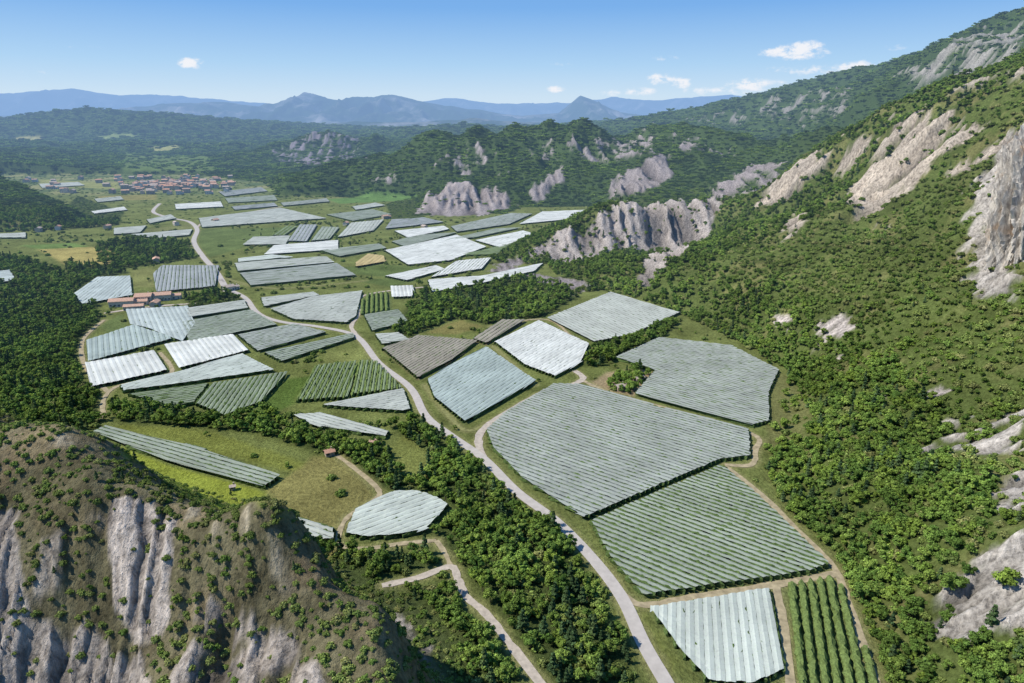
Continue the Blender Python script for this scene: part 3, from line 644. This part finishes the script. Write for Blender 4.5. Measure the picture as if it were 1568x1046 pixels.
def masks(x,y):
    fld=np.full(x.shape,10.0)
    for P,st,dr,gp in FIELDS: fld=np.minimum(fld,poly_sd(x,y,P,10))
    rd=np.full(x.shape,10.0)
    for nm,P,w,k in ROADS: rd=np.minimum(rd,line_d(x,y,P,12)-w*.5)
    wd=np.full(x.shape,30.0)
    for P in WOOD: wd=np.minimum(wd,poly_sd(x,y,P,30))
    md=np.full(x.shape,30.0)
    for P,c in MEAD: md=np.minimum(md,poly_sd(x,y,P,30))
    ln=np.full(x.shape,40.0)
    for P in LINES: ln=np.minimum(ln,line_d(x,y,P,40))
    return fld,rd,wd,md,ln,poly_sd(x,y,VAL,60)
def place(y0,y1,c,kindfar=False):
    P=jgrid(y0,y1,c);x,y=P[:,0],P[:,1]
    fld,rd,wd,md,ln,val=masks(x,y);h,R,_=hfun(x,y,True);u=RNG.uniform(0,1,len(x))
    n=fbm(x/35,y/35,3,201);hill=val>0
    pr=np.where(wd<0,.97,0.0)
    pr=np.where((~hill)&(wd>=0),np.where(y>1350,.20,np.where(y>600,.05,.015))+.05*(n>.2),pr)
    pr=np.where((~hill)&(ln<c*.6),.8,pr)
    hr=np.clip(1.0-.0012*np.maximum(h-12,0),.7,1)*np.where(n<-.25,.7,1)
    hr=np.where(y>700,.98,hr);hr=np.where((x<0)&(y<330),.60+.7*n,hr)
    pr=np.where(hill,hr,pr)
    pr=pr*(1-sstep(.15,.6,R)*np.where(y>1000,.97,.90))
    pr=np.where((md<0)&(wd>0),np.where(hill,.2,.02),pr)
    clear=2.4 if not kindfar else 7
    ok=(u<pr)&(fld>clear)&(rd>(2.2 if not kindfar else 6))
    return x[ok],y[ok],h[ok],hill[ok],wd[ok],n[ok],R[ok],ln[ok]
PT=[];SC=[];KI=[]
for (y0,y1,c) in ((60,290,3.5),(290,560,3.8),(560,1150,5.5)):
    x,y,h,hill,wd,nn,R,ln=place(y0,y1,c);k=len(x);u=RNG.uniform(0,1,k);u2=RNG.uniform(0,1,k)
    big=(wd<0)|(hill&(h<30+nn*30)&(x>0))|(hill&(y>650))
    lefth=hill&(x<0)&(y<330)
    tree=np.where(big,u<.80,u<.42);tree=np.where(lefth,u<.22,tree)
    pn2=fbm(x/60,y/60,2,411)
    kind=np.where(tree,np.where(u2<np.where(lefth,.4,np.where(wd<0,.20+.8*pn2,.08+.5*pn2)),6+(RNG.integers(0,2,k)),RNG.integers(0,6,k)),8+RNG.integers(0,3,k))
    s=np.where(tree,(.42+.62*RNG.beta(1.6,2.2,k))*np.where(big,1,.58),RNG.uniform(.8,1.8,k))
    s=np.where((kind>=8)&(~lefth),s*1.1,s);s=np.where(lefth,s*.6,s);s=np.where(c>5,s*1.12,s)
    PT.append(np.column_stack([x,y,h-.1-np.where(tree&~lefth&hill,s*1.2,0)]));SC.append(s);KI.append(kind)
for (y0,y1,c) in ((80,300,2.0),):
    P=jgrid(y0,y1,c);P=P[P[:,0]<25];x,y=P[:,0],P[:,1];val=poly_sd(x,y,VAL,60);h,R,_=hfun(x,y,True);u=RNG.uniform(0,1,len(x));nn=fbm(x/9,y/9,3,333)
    ok=(val>0)&(u<(.62+1.0*nn)*(1-.78*sstep(.1,.7,R)));x,y,h=x[ok],y[ok],h[ok]
    PT.append(np.column_stack([x,y,h-.15]));SC.append(RNG.uniform(.25,.85,len(x)));KI.append(8+RNG.integers(0,3,len(x)))
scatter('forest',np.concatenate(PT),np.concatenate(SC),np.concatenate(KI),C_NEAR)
PT=[];SC=[];KI=[]
for (y0,y1,c,s0) in ((1150,1500,8.5,.46),(1500,2100,11.5,.60),(2100,3300,19,.92),(3300,6500,34,1.55)):
    x,y,h,hill,wd,nn,R,ln=place(y0,y1,c,True);k=len(x);s=s0*RNG.uniform(.6,1.15,k);s=np.where(hill,s,s*.45)
    pn=fbm(x/160,y/160,3,401)
    PT.append(np.column_stack([x,y,h-1.5*s]));SC.append(s);KI.append(np.where(RNG.uniform(0,1,k)<.25+.6*(pn>.12),3,RNG.integers(0,3,k)))
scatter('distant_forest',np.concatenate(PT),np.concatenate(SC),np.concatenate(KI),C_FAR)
# ------------------------------------------------------------------ buildings
WM=[simple('plaster_%d'%i,c,1.5,.1) for i,c in enumerate([(.50,.42,.33),(.58,.52,.44),(.42,.35,.27),(.62,.58,.52)])]
TM=[simple('roof_tile_%d'%i,c,1.2,.22) for i,c in enumerate([(.50,.29,.20),(.56,.36,.26),(.44,.29,.22),(.46,.38,.32)])]
M_WIN=simple('window_dark',(.04,.045,.05),2,.1);M_SHUT=simple('shutter',(.16,.20,.22),2,.1)
def box(c,s):
    x,y,z=c;a,b,d=[q/2 for q in s]
    v=[(x+i*a,y+j*b,z+k*d) for i in(-1,1) for j in(-1,1) for k in(-1,1)]
    return v,[(0,1,3,2),(4,6,7,5),(0,4,5,1),(2,3,7,6),(0,2,6,4),(1,5,7,3)]
def house(name,pos,rz,L_,W_,H_,wm,tm,wing=False,lean=False,z0=0):
    parts=[]
    def block(ox,oy,l,w,h):
        v,f=box((ox,oy,h/2-.5),(l,w,h+1));parts.append((v,f,0,[1]*8))
        rh=w*.22;e=.5;t=.22
        v=[(ox-l/2,oy-w/2,h),(ox-l/2,oy+w/2,h),(ox-l/2,oy,h+rh),(ox+l/2,oy-w/2,h),(ox+l/2,oy+w/2,h),(ox+l/2,oy,h+rh)];parts.append((v,[(0,2,1),(3,4,5)],0,[1]*6))
        for s in(-1,1):
            y0=oy+s*(w/2+e);zE=h-e*.44;v=[(ox-l/2-e,y0,zE),(ox+l/2+e,y0,zE),(ox+l/2+e,oy,h+rh),(ox-l/2-e,oy,h+rh),(ox-l/2-e,y0,zE+t),(ox+l/2+e,y0,zE+t),(ox+l/2+e,oy,h+rh+t),(ox-l/2-e,oy,h+rh+t)]
            parts.append((v,[(0,1,2,3),(4,7,6,5),(0,4,5,1),(0,3,7,4),(1,5,6,2)],1,[1]*8))
        nfl=max(1,int(h/2.8))
        for s in(-1,1):
            for fl_ in range(nfl):
                k=max(2,int(l/3))
                for i in range(k):
                    xx=ox-l/2+(i+.5)*l/k;z=1.5+fl_*2.8
                    if fl_==0 and i==k//2: v,f=box((xx,oy+s*(w/2+.02),1.05),(1.1,.12,2.1));parts.append((v,f,3,[1]*8))
                    else:
                        v,f=box((xx,oy+s*(w/2+.02),z),(.95,.1,1.2));parts.append((v,f,2,[1]*8))
                        for q in(-1,1): v,f=box((xx+q*.75,oy+s*(w/2+.05),z),(.42,.1,1.25));parts.append((v,f,3,[1]*8))
        v,f=box((ox+l*.28,oy+.6,h+rh+.3),(.7,.5,1.5));parts.append((v,f,0,[1]*8))
    block(0,0,L_,W_,H_)
    if wing: block(L_*.5+L_*.27+.02,W_*.12,L_*.54,W_*.7,H_*.68)
    if lean: block(-L_*.2,-W_*.5-2.52,L_*.5,5,H_*.55)
    o=build(name,parts,[wm,tm,M_WIN,M_SHUT]);o.location=(pos[0],pos[1],z0);o.rotation_euler=(0,0,rz);link(o)
for (u,v,l,w,h,r,wg,ln_) in [(188,468,20,9,5,.25,True,False),(222,462,14,10,6,.2,False,True),(250,459,15,9,5.5,.3,True,False),(206,474,16,6,3.6,.25,False,False),(238,468,11,6,3.6,1.7,False,False)]:
    house('farmhouse',flat(u,v),r,l,w,h,WM[1],TM[1] ,wg,ln_)
house('stone_hut',flat(505,697),.5,4.4,3.6,2.4,WM[2],TM[0]);house('stone_hut',flat(575,681),-.3,4.4,3.6,2.4,WM[2],TM[2]);house('stone_hut',flat(357,750),.4,2.0,1.8,2.0,WM[0],TM[3])
house('farm_shed',flat(950,596),.5,7,4.5,2.6,WM[2],TM[3]);house('farm_shed',flat(978,583),.5,6,4,2.6,WM[2],TM[3])
for u,v in[(530,345),(330,340),(590,335),(650,350),(165,350),(240,402),(60,355),(90,352),(270,345),(350,445)]:
    house('country_house',flat(u,v),random.uniform(0,3),random.uniform(8,12),7,random.uniform(4,6),random.choice(WM),random.choice(TM),random.random()<.5)
cnt=0
for i in range(420):
    if random.random()<.78: u=random.gauss(268,42);v=random.gauss(284,6.0)
    else: u=random.uniform(30,425);v=random.uniform(270,299)
    if not(25<u<430 and 271<v<301):continue
    p=flat(u,v);cnt+=1
    if cnt>165:break
    house('village_house',p,random.choice([.2,.3,1.8,1.9,.25])+random.uniform(-.2,.2),random.uniform(10,17),random.uniform(8,10),random.uniform(6,9.5),random.choice(WM),random.choice(TM),random.random()<.3)
def church(p):
    parts=[];v,f=box((0,0,5),(24,11,12));parts.append((v,f,0,[1]*8))
    v=[(-12.5,-6,11),(12.5,-6,11),(12.5,0,14.5),(-12.5,0,14.5),(12.5,6,11),(-12.5,6,11)];parts.append((v,[(0,1,2,3),(3,2,4,5),(0,3,5),(1,4,2)],1,[1]*6))
    v,f=box((-15.02,0,11),(6,6,22));parts.append((v,f,0,[1]*8));v=[(-18.3,-3.3,22),(-11.7,-3.3,22),(-11.7,3.3,22),(-18.3,3.3,22),(-15,0,28)];parts.append((v,[(0,1,4),(1,2,4),(2,3,4),(3,0,4),(0,3,2,1)],1,[1]*5))
    for s in(-1,1):
        v,f=box((-15,s*3.02,18.5),(1.6,.15,3));parts.append((v,f,2,[1]*8))
        for i in range(4): v,f=box((-7+i*5,s*5.52,6),(1.2,.15,3.5));parts.append((v,f,2,[1]*8))
    o=build('village_church',parts,[WM[1],TM[0],M_WIN]);o.location=(p[0],p[1],0);o.rotation_euler=(0,0,.3);link(o)
church(flat(290,284))
# ------------------------------------------------------------------ limestone outcrop on the right slope
def outcrop(name,c,dims,rz,tilt,seed):
    v,f=ico(6);v=v.copy();v=np.sign(v)*np.abs(v)**.8
    a=ridged(v[:,0]*3+seed,v[:,1]*3,4,seed);b=ridged(v[:,0]*3+v[:,1]*3,v[:,2]*.8+seed,5,seed+5);g=fbm(v[:,0]*5,v[:,2]*5+v[:,1]*5,5,seed+9);g2=fbm(v[:,1]*9,v[:,2]*3,5,seed+3)
    v=v*(1+.42*(b-.5)+.22*g+.16*g2+.14*(a-.5))[:,None]*np.array(dims)*.5
    me=bpy.data.meshes.new(name);me.from_pydata([tuple(q) for q in v],[],f)
    me.materials.append(M_ROCK);me.update();o=bpy.data.objects.new(name,me);o.location=c;o.rotation_euler=(tilt[0],tilt[1],rz);link(o)
m,nt,N,L=new_mat('limestone');geo=N.new('ShaderNodeNewGeometry');mp=N.new('ShaderNodeMapping');mp.inputs['Scale'].default_value=(.3,.3,.08);L.new(geo.outputs['Position'],mp.inputs['Vector'])
n1=noise(N,L,mp.outputs[0],1,7,.7);n2=noise(N,L,geo.outputs['Position'],.08,4)
c=mixc(N,L,maprange(N,L,n1,.35,.6,0,1),(.22,.20,.18),(.62,.57,.50));c=mixc(N,L,maprange(N,L,n2,.55,.68,0,.6),c,(.45,.30,.18));finish(nt,diffuse(N,L,c,.95,n1,1,1.5));M_ROCK=m
q=survey(1548,400);zq=float(hfun(np.array([q[0]]),np.array([q[1]]))[0])
outcrop('limestone_outcrop',(q[0]+16,q[1]+12,zq+24),(46,34,112),.5,(-.28,.30),3)
# ------------------------------------------------------------------ world, sun, camera
SUN_EL=50;sv=(-.97,-.06)
az=math.atan2(sv[0],sv[1])
w=bpy.data.worlds.new('World');scene.world=w;w.use_nodes=True;nt=w.node_tree;N=nt.nodes;L=nt.links;N.clear()
sky=N.new('ShaderNodeTexSky');sky.sky_type='NISHITA';sky.sun_disc=False;sky.sun_elevation=math.radians(SUN_EL);sky.sun_rotation=az;sky.air_density=1.0;sky.dust_density=.3;sky.ozone_density=1.5;sky.altitude=500
tc=N.new('ShaderNodeTexCoord');sp=N.new('ShaderNodeSeparateXYZ');L.new(tc.outputs['Generated'],sp.inputs[0])
rp=N.new('ShaderNodeValToRGB');L.new(sp.outputs['Z'],rp.inputs[0]);e=rp.color_ramp.elements
e[0].position=0;e[0].color=(.68,.81,.95,1);e[1].position=1;e[1].color=(.06,.18,.46,1)
for p_,c_ in ((.03,(.60,.77,.94)),(.07,(.42,.66,.93)),(.14,(.19,.44,.86)),(.35,(.08,.26,.64))):
    q=e.new(p_);q.color=(*c_,1)
sc=N.new('ShaderNodeVectorMath');sc.operation='SCALE';sc.inputs['Scale'].default_value=10.0;L.new(rp.outputs[0],sc.inputs[0])
mt=N.new('ShaderNodeMix');mt.data_type='RGBA';mt.inputs[0].default_value=.90;L.new(sky.outputs[0],mt.inputs[6]);L.new(sc.outputs[0],mt.inputs[7])
def mth(op,a,b=None,c=None):
    m=N.new('ShaderNodeMath');m.operation=op
    for i,q in enumerate((a,b,c)):
        if q is None:continue
        if isinstance(q,(int,float)):m.inputs[i].default_value=q
        else:L.new(q,m.inputs[i])
    return m.outputs[0]
U=mth('DIVIDE',sp.outputs['X'],sp.outputs['Y']);Wd=mth('DIVIDE',sp.outputs['Z'],sp.outputs['Y']);tot=None
for u,v,a,b,s in [(290,97,17,7,.95),(1215,80,42,9,1.0),(1235,72,24,8,1.0),(1316,103,32,8,.95),(1013,122,22,7,.9),(1043,127,14,7,.9),(1150,130,34,9,.85),(852,137,14,5,.8),(1250,108,80,8,.62),(980,140,26,6,.75),(1022,90,26,5,.6),(1376,73,26,6,.5),(1190,127,22,5,.6),(935,142,22,6,.6),(1100,140,70,7,.6),(140,72,80,4,.42),(60,110,60,5,.4),(862,98,30,4,.45),(1290,130,50,6,.6)]:
    dx,dy,dz=ray(u,v);u0=dx/dy;w0=dz/dy
    g=mth('EXPONENT',mth('MULTIPLY',mth('ADD',mth('POWER',mth('MULTIPLY',mth('SUBTRACT',U,u0),F/a),2.0),mth('POWER',mth('MULTIPLY',mth('SUBTRACT',Wd,w0),F/b),2.0)),-.6))
    g=mth('MULTIPLY',g,s);tot=g if tot is None else mth('MAXIMUM',tot,g)
cv=N.new('ShaderNodeCombineXYZ');L.new(mth('MULTIPLY',U,60.0),cv.inputs[0]);L.new(mth('MULTIPLY',Wd,110.0),cv.inputs[1])
tn=N.new('ShaderNodeTexNoise');tn.inputs['Scale'].default_value=1.0;tn.inputs['Detail'].default_value=7;tn.inputs['Roughness'].default_value=.62;L.new(cv.outputs[0],tn.inputs['Vector'])
ms=N.new('ShaderNodeMapRange');ms.interpolation_type='SMOOTHSTEP';ms.inputs[1].default_value=.34;ms.inputs[2].default_value=.86;L.new(mth('MULTIPLY',tot,mth('MULTIPLY_ADD',tn.outputs['Fac'],2.6,-.4)),ms.inputs[0])
mc=N.new('ShaderNodeMix');mc.data_type='RGBA';L.new(ms.outputs[0],mc.inputs[0]);L.new(mt.outputs[2],mc.inputs[6]);mc.inputs[7].default_value=(8.8,9.0,9.5,1)
bg=N.new('ShaderNodeBackground');bg.inputs[1].default_value=.10;L.new(mc.outputs[2],bg.inputs[0]);wo=N.new('ShaderNodeOutputWorld');L.new(bg.outputs[0],wo.inputs[0])
ld=bpy.data.lights.new('sun','SUN');ld.energy=5.0;ld.angle=math.radians(.53);ld.color=(1,.95,.86);so=link(bpy.data.objects.new('sun',ld))
from mathutils import Vector
hd=Vector((sv[0],sv[1],0)).normalized()*math.cos(math.radians(SUN_EL));dirv=Vector((hd.x,hd.y,math.sin(math.radians(SUN_EL))))
so.rotation_euler=dirv.to_track_quat('Z','Y').to_euler();so.location=(0,0,500)
cd=bpy.data.cameras.new('camera');cd.lens=24;cd.sensor_width=36;cd.clip_start=1;cd.clip_end=150000;co=link(bpy.data.objects.new('camera',cd));co.location=(0,0,CAMZ);co.rotation_euler=(math.radians(72),0,0);scene.camera=co
scene.view_settings.view_transform='Standard';scene.view_settings.look='None';scene.view_settings.exposure=0
